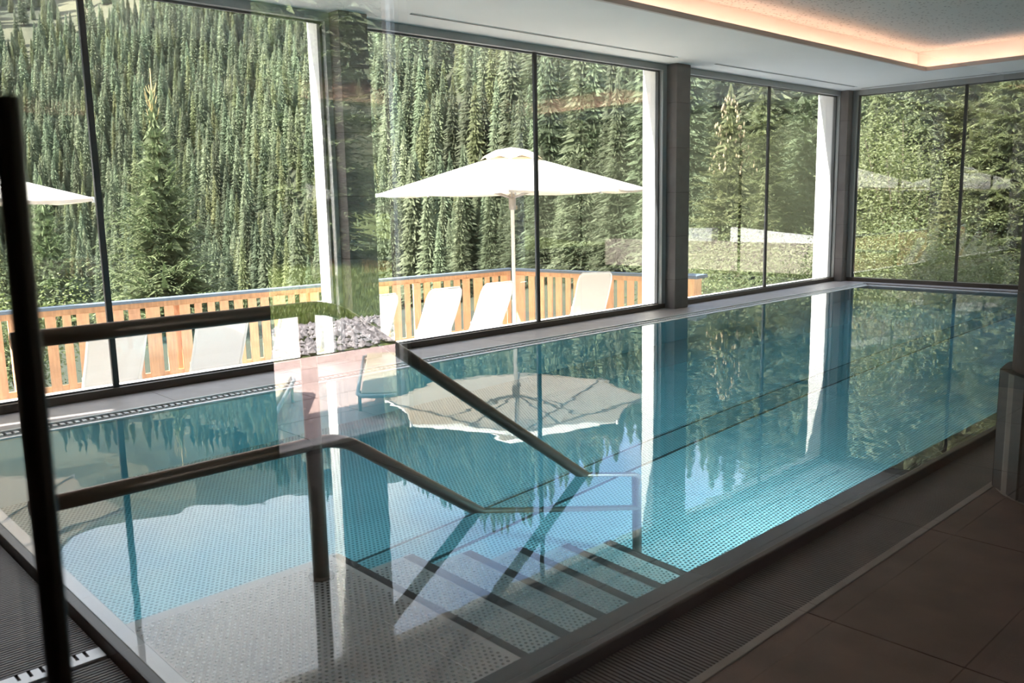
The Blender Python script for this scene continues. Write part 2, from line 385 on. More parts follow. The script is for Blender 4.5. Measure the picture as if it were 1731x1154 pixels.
for i, y in enumerate((4.4,)):  # one more added lamp, brightening the floor at the short end
    lp = empty('underwater_fill_lamp', (PX0 + .002, y, -.75), rad(-90)); tag(lp, ('added underwater fill lamp in the short pool wall by the steps', 'added underwater fill lamp in the short pool wall near the windows')[i], 'lamp', 'added underwater fill lamps')
    h = MB(); h.tube([(0, 0, 0), (0, .02, 0)], .12, 20); h.build('bezel', M_steel, lp)
    ld = bpy.data.lights.new('fill_light', 'AREA'); ld.shape = 'DISK'; ld.size = .2; ld.energy = 6; ld.color = (1, .98, .95); ld.spread = rad(170)
    lo = bpy.data.objects.new('fill_light', ld); col.objects.link(lo); lo.parent = lp; lo.location = (0, .026, 0); lo.rotation_euler = (rad(90), 0, 0)

# ------------------------------------------------------------------ gratings, curb and window-side gutter
g1 = empty('overflow_grating', (0, 0, 0)); tag(g1, 'long charcoal slatted grating between pool rim and brown floor', 'grating')
MB().box(.58, 15.4, 1.57, 1.926, -.16, -.12).build('trough', M_gap, g1)
mb = MB(); x = .6
while x < 15.3:
    mb.box(x, x + .0115, 1.568, 1.922, -.075, -.05); x += .0195
o = mb.build('slat', M_grate, g1); tag(o, None, None, None, 'stuff')
for yy in (1.64, 1.85): MB().box(.6, 15.3, yy, yy + .012, -.095, -.062).build('cross_bar', M_gap, g1)
g2 = empty('overflow_grating', (0, 0, 0)); tag(g2, 'charcoal slatted grating along the short near end of the pool', 'grating')
MB().box(.58, .955, 1.93, 6.95, -.16, -.12).build('trough', M_gap, g2)
mb = MB(); y = 1.94
while y < 6.9:
    if not (3.245 < y + .006 < 3.36): mb.box(.592, .948, y, y + .0115, -.075, -.05)
    y += .0195
o = mb.build('slat', M_grate, g2); tag(o, None, None, None, 'stuff')
dc = empty('drain_cover', (.6, 3.26, -.05)); tag(dc, 'bright slotted steel cover plate set into the short grating', 'drain cover')
mb = MB(); L_, W_ = .345, .085
cuts = [.06, .10, .14, .22, .255, .29]
px = 0
for c in cuts:
    mb.box(px, c - .006, 0, W_, -.01, .006); mb.box(c - .006, c + .006, 0, W_ * .42, -.01, .006); px = c + .006
mb.box(px, L_, 0, W_, -.01, .006); mb.build('cover_plate', M_steelw, dc)
MB().box(-.003, L_ + .003, -.003, W_ + .003, -.03, -.008).build('backing', M_gap, dc)
cb = empty('curb'); tag(cb, 'pale stone curb strip edging the long grating', 'curb')
for i in range(12): MB().box(.56 + i * 1.25 + .002, .56 + (i + 1) * 1.25, 1.531, 1.566, -.1, .004).build('curb_stone', M_curb, cb, bevel=.002)
g3 = empty('edge_gutter'); tag(g3, 'narrow pale slotted gutter along the window side of the pool', 'gutter')
MB().box(.3, 15.3, 6.938, 7.0, -.06, -.03).build('channel', M_gap, g3)
mb = MB(); x = .3
while x < 15.28:
    mb.box(x, x + .03, 6.94, 7.0, -.02, .02); x += .052
o = mb.build('slat', M_steelw, g3); tag(o, None, None, None, 'stuff')
MB().box(.3, 15.3, 7.0, 7.018, -.05, .034).build('edge_strip', M_steelw, g3); MB().box(.3, 15.3, 6.934, 6.94, -.05, .012).build('edge_strip', M_steelw, g3)
# stone ledges below the windows
lg = empty('window_ledge'); tag(lg, 'grey stone ledge between pool gutter and long window wall', 'ledge')
MB().box(-1.2, 15.6, 7.02, 7.9, -.3, .005).build('core', M_grout, lg)
for i in range(13):
    o = bpy.data.objects.new('tile', tile_mesh(1.29, .60, M_ledge)); col.objects.link(o); o.location = (-1.1 + i * 1.29, 7.02, .03); o.parent = lg
lg2 = empty('window_ledge'); tag(lg2, 'grey stone ledge at the far end of the pool', 'ledge')
MB().box(15.31, 15.9, 1.6, 7.0, -.3, .005).build('core', M_grout, lg2)
for i in range(5):
    o = bpy.data.objects.new('tile', tile_mesh(.29, 1.08, M_ledge)); col.objects.link(o); o.location = (15.31, 1.6 + i * 1.08, .03); o.parent = lg2

# ------------------------------------------------------------------ windows
def window_y(n_, x0, x1, mull, label):
    """window in the long wall (plane y = YG)"""
    w_ = empty('window_%d' % n_); tag(w_, label, None, None, 'structure')
    fr = empty('frame'); fr.parent = w_
    def fb(d, m, nm='frame_bar'): MB().box(*d).build(nm, m, fr, bevel=.003)
    fb((x0, x1, YG - .05, YG + .09, ZT, ZC), M_alu)                # head
    fb((x1 - .13, x1, YG - .05, YG + .09, ZS, ZT), M_alu)          # jambs
    fb((x0, x0 + .13, YG - .05, YG + .09, ZS, ZT), M_alu)
    fb((x0, x1, YG - .045, YG + .09, .03, ZS), M_sill, 'sill_bar')
    for d in ((x0 + .13, x1 - .13, YG + .012, YG + .03, ZT - .022, ZT), (x1 - .155, x1 - .13, YG + .012, YG + .06, ZS, ZT), (x0 + .13, x0 + .15, YG + .012, YG + .06, ZS, ZT), (x0 + .13, x1 - .13, YG + .012, YG + .03, ZS, ZS + .012)):
        fb(d, M_dark, 'gasket')
    fb((mull - .024, mull + .024, YG - .008, YG + .03, ZS, ZT), M_dark, 'mullion')
    for a, b in ((x0 + .13, mull - .024), (mull + .024, x1 - .13)):
        MB().face([(a, YG + .01, ZS), (b, YG + .01, ZS), (b, YG + .01, ZT), (a, YG + .01, ZT)]).__class__
        m_ = MB(); m_.face([(a, YG + .01, ZS), (b, YG + .01, ZS), (b, YG + .01, ZT), (a, YG + .01, ZT)]); m_.build('pane', M_gl, w_)
    return w_
window_y(1, -.35, PIL[0][0] + .08, 2.517, 'left tall window of the long wall behind the handrail')
window_y(2, PIL[0][1] - .08, PIL[1][0] + .04, 7.671, 'middle tall window of the long wall framing the white parasol')
window_y(3, PIL[1][1] - .04, 15.52, 13.06, 'right tall window of the long wall next to the corner')
def window_x(n_, y0, y1, mulls, label):
    w_ = empty('window_%d' % n_); tag(w_, label, None, None, 'structure'); fr = empty('frame'); fr.parent = w_
    def fb(d, m, nm='frame_bar'): MB().box(*d).build(nm, m, fr, bevel=.003)
    fb((XE - .05, XE + .09, y0, y1, ZT, ZC), M_alu); fb((XE - .05, XE + .09, y1 - .12, y1, ZS, ZT), M_alu); fb((XE - .05, XE + .09, y0, y0 + .12, ZS, ZT), M_alu)
    fb((XE - .045, XE + .09, y0, y1, .03, ZS), M_sill, 'sill_bar')
    for d in ((XE + .012, XE + .03, y0 + .12, y1 - .12, ZT - .022, ZT), (XE + .012, XE + .06, y1 - .145, y1 - .12, ZS, ZT)): fb(d, M_dark, 'gasket')
    e = [y1 - .12]
    for my in mulls:
        fb((XE - .008, XE + .03, my - .024, my + .024, ZS, ZT), M_dark, 'mullion'); e += [my + .024, my - .024]
    e.append(y0 + .12)
    for k in range(0, len(e), 2):
        a, b = e[k], e[k + 1]; m_ = MB(); m_.face([(XE + .01, a, ZS), (XE + .01, b, ZS), (XE + .01, b, ZT), (XE + .01, a, ZT)]); m_.build('pane', M_gl, w_)
window_x(4, -1.2, 7.50, [5.55, 3.4, 1.2], 'window of the far end wall beside the column')

# pillars clad in stone tiles
def pillar(name, x0, x1, y0, y1, label):
    p = empty(name, ((x0 + x1) / 2, (y0 + y1) / 2, 0)); tag(p, label, 'pillar', 'tiled pillars between the windows')
    ox, oy = (x0 + x1) / 2, (y0 + y1) / 2
    MB().box(x0 + .004 - ox, x1 - .004 - ox, y0 + .004 - oy, y1 - oy, 0, ZC).build('core', M_grout, p)
    z = .03; hs = [.42, .62, .62, .62, .62, .53]
    for hh in hs:
        z1 = min(z + hh, ZC); MB().box(x0 - ox, x1 - ox, y0 - oy, y1 - oy - .005, z + .0025, z1 - .0025).build('tile', M_ptile, p, bevel=.003); z = z1
pillar('pillar', PIL[0][0], PIL[0][1], 7.44, 7.75, 'grey stone pillar between left and middle window')
pillar('pillar', PIL[1][0], PIL[1][1], 7.44, 7.75, 'grey stone pillar between middle and right window')
pillar('pillar', 15.40, 15.72, 7.46, 7.75, 'grey stone corner pillar where the two window walls meet')

# outer masonry: white plaster piers, lintel, roof
ow = empty('wall_north'); tag(ow, 'white plastered outer piers and lintel of the long window wall', None, None, 'structure')
for a, b in ((-1.7, -.25), (PIL[0][0] + .03, PIL[0][1] - .03), (PIL[1][0] + .03, PIL[1][1] - .03), (15.43, XOUT)):
    MB().box(a - .02, b + .02, YG + .09, YOUT, -.9, ZC).build('pier', M_white, ow)
MB().box(-1.7, XOUT, YG - .02, YOUT, ZC, 3.9).build('lintel', M_white, ow)
MB().box(-1.7, XOUT, YG + .09, YOUT, -.9, .06).build('plinth', M_white, ow)
ew = empty('wall_east'); tag(ew, 'white plastered outer pier, lintel and plain wall around the end window', None, None, 'structure')
MB().box(XE - .02, XOUT, BY0, YG - .02, ZC, 3.9).build('lintel', M_white, ew)
MB().box(XE + .02, XOUT, BY0, -1.12, -.9, ZC).build('pier', M_white, ew); MB().box(XE - .02, XE + .018, BY0, -1.205, 0, ZC).build('lining', M_wall, ew); MB().box(XE + .09, XOUT, -1.12, YG + .09, -.9, .06).build('plinth', M_white, ew)
wl = MB().box(BX0 - .3, BX0, BY0, 7.64, -.2, 3.9).build('wall_west', M_wall); tag(wl, 'plain dark wall at the near end of the hall', None, None, 'structure')
sw = empty('wall_south'); tag(sw, 'plain dark wall behind the camera with a glazed door opening', None, None, 'structure')
DX0, DX1, DZ = 2.61, 3.77, 3.2
MB().box(BX0, DX0, BY0 - .3, BY0, -.2, 3.9).build('wall_panel', M_wall, sw); MB().box(DX1, XE, BY0 - .3, BY0, -.2, 3.9).build('wall_panel', M_wall, sw); MB().box(DX0, DX1, BY0 - .3, BY0, DZ, 3.9).build('wall_panel', M_wall, sw)
MB().box(DX0, DX1, BY0 - .3, BY0, -.2, -.02).build('threshold', M_curb, sw)
d1 = empty('door_1'); tag(d1, 'tall glazed door to the rear terrace behind the camera', None, None, 'structure')
for d in ((DX0, DX0 + .035, BY0 - .2, BY0 - .1, -.02, DZ), (DX1 - .035, DX1, BY0 - .2, BY0 - .1, -.02, DZ), (DX0 + .035, DX1 - .035, BY0 - .2, BY0 - .1, DZ - .04, DZ)): MB().box(*d).build('door_frame', M_alu, d1)
m_ = MB(); m_.face([(DX0 + .035, BY0 - .15, 0), (DX1 - .035, BY0 - .15, 0), (DX1 - .035, BY0 - .15, DZ - .04), (DX0 + .035, BY0 - .15, DZ - .04)]); m_.build('pane', M_gl, d1)

# ------------------------------------------------------------------ ceiling with light cove
CX, CYB, CZT = 14.05, 5.6, 3.77       # cove lip corner, top of recess
ce = empty('ceiling'); tag(ce, 'white ceiling with a recessed perforated field and glowing cove', None, None, 'structure')
lx0, ly0 = -.9, 1.25
for d in ((BX0, XE, CYB + .04, YG - .02, ZC, ZC + .03), (CX + .04, XE, BY0, CYB + .04, ZC, ZC + .03), (BX0, CX + .04, BY0, ly0, ZC, ZC + .03), (BX0, lx0, ly0, CYB + .04, ZC, ZC + .03)):
    MB().box(*d).build('soffit', M_ceil, ce)
M_lip = mat('taupe_lip', (.60, .52, .48), .8)
for d in ((lx0, CX + .04, CYB, CYB + .04, ZC - .002, ZC + .055), (CX, CX + .04, ly0, CYB, ZC - .002, ZC + .055)): MB().box(*d).build('cove_lip', M_lip, ce)
for d in ((lx0, CX + .24, CYB + .22, CYB + .26, ZC + .02, CZT + .02), (CX + .22, CX + .26, ly0, CYB + .22, ZC + .02, CZT + .02), (lx0, CX + .26, ly0 - .04, ly0, ZC, CZT + .02), (lx0 - .04, lx0, ly0, CYB + .26, ZC, CZT + .02)):
    MB().box(*d).build('cove_wall', M_ceil, ce)
MB().box(lx0 - .04, CX + .26, ly0 - .04, CYB + .26, CZT, CZT + .03).build('perforated_panel', M_perf, ce)
rf = MB().box(BX0 - .4, XOUT + .02, BY0 - .35, YOUT + .02, 3.9, 4.1).build('roof', M_white); tag(rf, 'flat white roof slab of the pool hall', None, None, 'structure')
cl = empty('cove_light'); tag(cl, 'peach glowing strip light hidden in the ceiling cove', 'light')
MB().box(lx0 + .1, CX + .1, CYB + .07, CYB + .09, ZC + .032, ZC + .045).build('light_strip', M_led, cl)
MB().box(CX + .07, CX + .09, ly0 + .1, CYB + .07, ZC + .032, ZC + .045).build('light_strip', M_led, cl)
for i, (a, b, lab) in enumerate(((.3, 4.2, 'thin slot diffuser in the ceiling above the left window'), (5.45, 9.8, 'thin slot diffuser in the ceiling above the middle window'), (10.75, 15.0, 'thin slot diffuser in the ceiling above the right window'))):
    v_ = empty('slot_vent'); tag(v_, lab, 'vent', 'ceiling slot diffusers')
    MB().box(a, b, 7.14, 7.185, ZC - .003, ZC + .002).build('slot', M_gap, v_); MB().box(a - .02, b + .02, 7.13, 7.14, ZC - .006, ZC + .002).build('slot_edge', M_ceil, v_)
v_ = empty('slot_vent'); tag(v_, 'thin slot groove in the ceiling along the end window', 'vent', 'ceiling slot diffusers')
MB().box(15.32, 15.345, 2.0, 7.2, ZC - .003, ZC + .002).build('slot', M_gap, v_)

# ------------------------------------------------------------------ round column at the right
cx_, cyy = 5.22, 1.16
cn = empty('column', (cx_, cyy, 0)); tag(cn, 'round brown concrete column with a panelled base at the right edge', 'column')
mb = MB(); prof = [(.355, .66), (.352, 2.0), (.35, ZC)]; mb.lathe(prof, seg=40); mb.build('shaft', mat('brown_concrete', (.12, .088, .08), .8, noise=.25, nscale=7, bump=.5, bscale=40), cn, smooth=True, sharp=40)
M_panel = mat('grey_base_panel', (.075, .064, .06), .5, .1)
for k in range(10):
    a0 = 2 * math.pi * k / 10 + .02 + rad(8); a1 = 2 * math.pi * (k + 1) / 10 - .02 + rad(8); ro, ri = .415, .36
    MB().prism([(ro * math.cos(a0), ro * math.sin(a0)), (ro * math.cos(a1), ro * math.sin(a1)), (ri * math.cos(a1), ri * math.sin(a1)), (ri * math.cos(a0), ri * math.sin(a0))], .012, .66).build('base_panel', M_panel, cn)
MB().lathe([(.40, 0), (.40, .655)], seg=30).build('base_core', M_curb, cn)

# ------------------------------------------------------------------ handrail
hr = empty('pool_handrail', (1.9, 3.32, 0)); tag(hr, 'dark steel double handrail leading down the pool steps', 'handrail')
hy = 3.32
def arc(p0, p1, p2, r, k=6):
    p0, p1, p2 = Vector(p0), Vector(p1), Vector(p2); a = p1 + (p0 - p1).normalized() * r; b = p1 + (p2 - p1).normalized() * r
    return [a.lerp(p1, t).lerp(p1.lerp(b, t), t) for t in [i / k for i in range(k + 1)]]
ox = -1.9
pth = [Vector((.76 + ox, 0, 1.163)), Vector((1.2 + ox, 0, 1.163))] + arc((.8 + ox, 0, 1.163), (2.03 + ox, 0, 1.163), (4.175 + ox, 0, -.355), .12) + arc((2.03 + ox, 0, 1.163), (4.175 + ox, 0, -.355), (4.185 + ox, 0, -1.6), .07) + [Vector((4.185 + ox, 0, -1.595))]
MB().tube(pth, .031, 14).build('upper_rail', M_rail, hr, smooth=True)
pth = [Vector((.76 + ox, 0, .562)), Vector((1.2 + ox, 0, .562))] + arc((.8 + ox, 0, .562), (2.035 + ox, 0, .562), (4.16 + ox, 0, -.92), .12) + [Vector((4.16 + ox, 0, -.92))]
MB().tube(pth, .031, 14).build('lower_rail', M_rail, hr, smooth=True)
MB().tube([(0, 0, -.148), (0, 0, 1.15)], .037, 14).build('post', M_rail, hr, smooth=True, sharp=40)
MB().tube([(.788 + ox, 0, -.043), (.788 + ox, 0, 1.163)], .028, 14).build('post', M_rail, hr, smooth=True, sharp=40)
MB().lathe([(.06, -.15), (.06, -.138), (.045, -.132)], seg=18).build('foot_plate', M_rail, hr)

# ------------------------------------------------------------------ glass partition in front of the viewpoint
gp = empty('glass_partition', (0, .9, 0)); tag(gp, 'clear glass partition with a tall dark pull handle, mirroring the rear terrace', 'partition')
m_ = MB(); m_.face([(BX0 + .01, 0, 0), (4.7, 0, 0), (4.7, 0, ZC), (BX0 + .01, 0, ZC)]); m_.build('pane', M_part, gp)
MB().box(4.7, 4.74, -.03, .03, 0, ZC).build('end_post', M_alu, gp)
MB().tube([(.1965, -.035, .35), (.1985, -.035, .6), (.2075, -.035, 1.2), (.2145, -.035, 1.70)], .0118, 14).build('pull_handle', M_black, gp, smooth=True, sharp=40)
for z in (.45, 1.05): MB().tube([(.2, -.035, z), (.2, 0, z)], .008, 10).build('handle_bracket', M_black, gp)

# ------------------------------------------------------------------ terrace outside the long wall
TZ = -.86
tr = empty('terrace'); tag(tr, 'boarded sun terrace below the long windows', None, None, 'structure')
MB().box(-6, 11.9, YOUT, 12.6, TZ - .3, TZ - .03).build('substructure', M_grout, tr)
dm = MB().box(0, 17.9, .003, .137, -.028, 0).mesh('deck_board', M_deck)
y = YOUT
while y < 12.5:
    o = bpy.data.objects.new('deck_board', dm); col.objects.link(o); o.location = (-6, y, TZ); o.parent = tr; y += .14

# fence
CORN = Vector((11.3, 12.07)); LEFT = Vector((-5.5, 12.85)); RIGHT = Vector((11.80, 8.42))
ZTOP = .36
def fence(p0, p1, label, seed, big):
    d = (p1 - p0); L = d.length; ang = math.atan2(d.y, d.x)
    f = empty('fence', (p0.x, p0.y, TZ), ang); tag(f, label, 'fence', 'larch fences around the terrace')
    Hh = ZTOP - TZ; rr = random.Random(seed)
    MB().box(-.06, L + .06, -.085, .085, Hh - .045, Hh).build('top_cap', M_cap, f, bevel=.006)
    MB().box(0, L, -.02, .02, Hh - .13, Hh - .045).build('top_board', M_wood, f)
    MB().box(0, L, -.02, .02, .08, .16).build('bottom_board', M_wood, f)
    x = .02; k = 0
    ms = {wd: MB().box(0, wd, -.015, .015, .05, Hh - .12).mesh('slat', M_wood) for wd in (.10, .125, .15, .19)}
    while x < L - .16:
        wd = rr.choice((.10, .125, .125, .15)) if k % 9 else .19
        o = bpy.data.objects.new('slat', ms[wd]); col.objects.link(o); o.parent = f; o.location = (x, -.02 if k % 9 else -.035, 0)
        x += wd + rr.choice((.075, .085, .095)); k += 1
    n_ = max(2, int(L / 1.9))
    for i in range(n_ + 1):
        xx = i * L / n_; MB().box(xx - .05, xx + .05, .015, .11, 0, Hh - .045).build('post', M_wood, f, bevel=.004)
    return f
fence(LEFT, CORN, 'long larch slat fence with blue-grey cap running along the terrace', 3, True)
f2 = fence(CORN + Vector((.02, -.19)), RIGHT, 'short larch slat fence with blue-grey cap from corner to house wall', 5, False)
# the closed end of the short fence: thicker boxed pier
MB().box((CORN - RIGHT).length - .28, (CORN - RIGHT).length + .02, -.02, .24, 0, ZTOP - TZ - .045).build('end_pier', M_wood, f2)
MB().box((CORN - RIGHT).length - .34, (CORN - RIGHT).length + .10, -.09, .30, ZTOP - TZ - .05, ZTOP - TZ + .004).build('pier_cap', M_cap, f2)

# parasols
def parasol(x, y, Rr, rot, zed, ztop, label):
    p = empty('parasol', (x, y, TZ)); tag(p, label, 'parasol', 'white octagonal parasols'); p.rotation_euler.z = rot
    ze, zt2 = zed - TZ, ztop - TZ
    MB().lathe([(.36, 0), (.36, .05), (.05, .07), (.045, .35)], seg=28).build('base', M_steelw, p, smooth=True, sharp=35)
    MB().tube([(0, 0, .05), (0, 0, zt2 - .06)], .032, 14).build('pole', M_wmet, p, smooth=True, sharp=50)
    V8 = [Vector((Rr * math.cos(math.pi / 4 * k), Rr * math.sin(math.pi / 4 * k), ze)) for k in range(8)]
    mb = MB(); top = Vector((0, 0, zt2 - .10)); NQ = 6
    for k in range(8):
        a, b = V8[k], V8[(k + 1) % 8]; pre = None
        for i in range(NQ + 1):
            t = .16 + (1 - .16) * i / NQ
            row = []
            for j in range(5):
                s_ = j / 4; q = top.lerp(a, t).lerp(top.lerp(b, t), s_); q = q.copy(); q.z -= .05 * math.sin(math.pi * s_) * t * .6
                e_ = math.sin(math.pi * s_) * .05 * (t ** 3); q.x *= 1 - e_; q.y *= 1 - e_
                row.append(q)
            if pre:
                for j in range(4): mb.face([pre[j], row[j], row[j + 1], pre[j + 1]])
            pre = row
        hem = [q - Vector((0, 0, .035)) for q in pre]
        for j in range(4): mb.face([pre[j], hem[j], hem[j + 1], pre[j + 1]])
    cn_ = mb.build('canopy', M_canvas, p)
    bm = bmesh.new(); bm.from_mesh(cn_.data); bmesh.ops.remove_doubles(bm, verts=bm.verts, dist=1e-4); bmesh.ops.recalc_face_normals(bm, faces=bm.faces); bm.to_mesh(cn_.data); bm.free()
    mb = MB(); apex = Vector((0, 0, zt2 - .03))
    for k in range(8):
        a = V8[k].copy() * .23; b = V8[(k + 1) % 8].copy() * .23; a.z = b.z = zt2 - .235
        m1 = (a + b) / 2; m1.z = zt2 - .175
        a2 = a * .55; a2.z = zt2 - .085; b2 = b * .55; b2.z = zt2 - .085; m2 = (a2 + b2) / 2; m2.z = zt2 - .075
        mb.face([a, m1, m2, a2]); mb.face([m1, b, b2, m2]); mb.face([a2, m2, apex]); mb.face([m2, b2, apex])
    vt = mb.build('vent_cap', M_canvas, p)
    for k in range(8):
        a = V8[k]; MB().tube([top - Vector((0, 0, .03)), a * .5 + Vector((0, 0, ze + (zt2 - .10 - ze) * .5 - .03 - a.z * .5)), a - Vector((0, 0, .03))], .016, 6).build('rib', M_ribs, p)
        mid = top.lerp(a, .52) - Vector((0, 0, .045)); MB().tube([Vector((math.cos(math.pi / 4 * k) * .05, math.sin(math.pi / 4 * k) * .05, ze - .10)), mid], .014, 6).build('strut', M_ribs, p)
        MB().tube([a - Vector((0, 0, .05)), a + Vector((0, 0, .01))], .022, 8).build('rib_cap', M_wmet, p)
    MB().lathe([(.045, ze - .30), (.06, ze - .28), (.06, ze - .06), (.045, ze - .04)], seg=16).build('runner', M_ribs, p, smooth=True, sharp=40)
    MB().tube([(.04, 0, ze - .24), (.10, 0, ze - .24), (.10, 0, ze - .30)], .01, 8).build('crank', M_cone, p)
    return p
parasol(10.0, 10.57, 2.25, 0, 1.775, 2.52, 'open white parasol near the fence corner, seen in the middle window')
parasol(1.05, 10.7, 2.3, rad(22.5), 1.735, 2.48, 'open white parasol at the far left, only its tip showing')

# loungers
def lounger(name, fabric, label, group):
    g = empty(name); tag(g, label, 'lounger', group)
    Wd = .58; tilt = .42
    # backrest: bottom at y=0.40 (front), top at y=0 leaning toward -y; object origin below the top edge
    def bp(u, s):   # u across -1..1, s along 0..1
        yb, zb_, yt, zt_ = .52, .36, 0.0, 1.33
        return Vector((u * Wd / 2, yb + (yt - yb) * s - .03 * math.sin(math.pi * s), zb_ + (zt_ - zb_) * s))
    loop = [bp(-1, 0), bp(-1, .3), bp(-1, .6), bp(-1, .88), bp(-.93, .96), bp(-.8, 1.0), bp(0, 1.0), bp(.8, 1.0), bp(.93, .96), bp(1, .88), bp(1, .6), bp(1, .3), bp(1, 0)]
    MB().tube(loop, .016, 8).build('back_frame', M_wmet, g, smooth=True)
    mb = MB()
    rows = []
    for i in range(9):
        s = i / 8 * .985; wq_ = 1.0 if s < .86 else 1 - .16 * ((s - .86) / .125) ** 2
        rows.append([bp(u * wq_ * .97, s) + Vector((0, .012 * (1 - u * u), 0)) for u in (-1, -.5, 0, .5, 1)])
    for i in range(8):
        for j in range(4): mb.face([rows[i][j], rows[i][j + 1], rows[i + 1][j + 1], rows[i + 1][j]])
    mb.build('backrest', fabric, g, smooth=True)
    sf = [(-Wd / 2, .52, .36), (-Wd / 2, 1.5, .34), (-Wd / 2 + .06, 1.58, .34), (Wd / 2 - .06, 1.58, .34), (Wd / 2, 1.5, .34), (Wd / 2, .52, .36)]
    MB().tube(sf, .016, 8).build('seat_frame', M_wmet, g, smooth=True)
    mb = MB()
    for i in range(6):
        y0, y1 = .43 + i * .19, .43 + (i + 1) * .19; mb.face([(-Wd / 2 + .01, y0, .352 - .02 * math.sin(i / 6 * math.pi)), (Wd / 2 - .01, y0, .352 - .02 * math.sin(i / 6 * math.pi)), (Wd / 2 - .01, y1, .352 - .02 * math.sin((i + 1) / 6 * math.pi)), (-Wd / 2 + .01, y1, .352 - .02 * math.sin((i + 1) / 6 * math.pi))])
    mb.build('seat', fabric, g, smooth=True)
    for sx in (-1, 1):
        for yy in (.5, 1.4): MB().tube([(sx * Wd / 2, yy, .35), (sx * (Wd / 2 + .02), yy + (.06 if yy > 1 else -.06), 0)], .015, 8).build('leg', M_wmet, g)
        MB().tube([(sx * Wd / 2, .30, .78), (sx * Wd / 2, .22, .02)], .014, 8).build('back_strut', M_wmet, g)
    return g
proto = lounger('sun_lounger', M_mesh, 'x', 'white loungers facing the fence')
spots = [(3.05, 9.05, 2, 'white lounger at the far left, crossed by the black mullion'), (4.17, 9.05, -1, 'white lounger second from the left, under the handrail'),
         (5.17, 9.05, 0, 'white lounger half hidden by the handrail post and white pier'), (6.25, 9.05, 3, 'white lounger cut off by the left stone pillar'),
         (7.31, 9.05, 0, 'white lounger with rounded back left of the parasol pole'), (8.28, 9.05, -1, 'white lounger touching the parasol pole'),
         (10.36, 9.05, -24, 'turned white lounger standing right of the black mullion by short fence')]
for i, (x, y, a, lab) in enumerate(spots):
    o = proto if i == 0 else copy_tree(proto)
    o.location = (x, y, TZ); o.rotation_euler.z = rad(a); o['label'] = lab

# ------------------------------------------------------------------ trees
def spruce(seed, H, Rb, nw, nb, tw, wid, up=0.0, base=.05, pw=.82, droop=.25, sub=0):
    rr = random.Random(seed); mb = MB()
    mb.tube([(0, 0, -H * .05), (0, 0, H * .5), (0, 0, H * .985)], [H * .013, H * .008, H * .0015], 6, mi=1)
    for i in range(nw):
        t = (i + rr.random() * .6) / nw
        z = H * (base + (1 - base) * t) * .985
        Lw = Rb * (1 - t) ** pw * (1 if t > .12 else .8) + H * .006
        k = max(4, int(nb * (1 - .35 * t)))
        a0 = rr.random() * 6.28
        for b in range(k):
            a = a0 + 6.283 * b / k + rr.uniform(-.25, .25); L = Lw * rr.uniform(.68, 1.12)
            ca, sa = math.cos(a), math.sin(a)
            upk = -.30 + .62 * t + rr.uniform(-.14, .14) + up
            def pt(s):
                return Vector((ca * L * s, sa * L * s, z + L * (upk * s - droop * s * s + .28 * s ** 3)))
            side = Vector((-sa, ca, 0)); fw = Vector((ca, sa, 0))
            # spine strip
            p0, p1, p2 = pt(.05), pt(.55), pt(1.0); wv = side * (wid * L * .5)
            mb.face([p0 - wv * .4, p1 - wv, p1 + wv, p0 + wv * .4]); mb.face([p1 - wv, p2, p1 + wv])
            for j in range(tw):
                s = .16 + .80 * (j + rr.random() * .7) / tw
                q = pt(s); tl = L * (.42 * (1 - s * .55)) * rr.uniform(.7, 1.15)
                for sg in (-1, 1):
                    dr = (side * sg * rr.uniform(.7, 1.0) + fw * rr.uniform(.35, .8)).normalized()
                    dz = rr.uniform(-.45, .05) if t < .8 else rr.uniform(-.1, .35)
                    e = q + dr * tl + Vector((0, 0, dz * tl)); m_ = q.lerp(e, .5) + Vector((0, 0, .06 * tl))
                    ww = Vector((-dr.y, dr.x, rr.uniform(-.5, .5))) * (wid * tl * 1.15)
                    if not sub: mb.face([q, m_ - ww, e, m_ + ww]); continue
                    ax = (e - q); wn_ = ww * .35; mb.face([q, m_ - wn_, e, m_ + wn_]); pr = Vector((-dr.y, dr.x, 0))
                    for u in range(sub):
                        c = q.lerp(e, (u + .6) / (sub + .3)); sl = tl * .34 * (1 - .45 * u / sub)
                        for g_ in (-1, 1):
                            d2 = (pr * g_ + dr * .9).normalized() * sl * rr.uniform(.7, 1.2) + Vector((0, 0, sl * rr.uniform(-.45, .25))); w2 = Vector((-d2.y, d2.x, rr.uniform(-.4, .4) * sl)) * .17
                            mb.face([c, c + d2 * .5 - w2, c + d2, c + d2 * .5 + w2])
    return mb
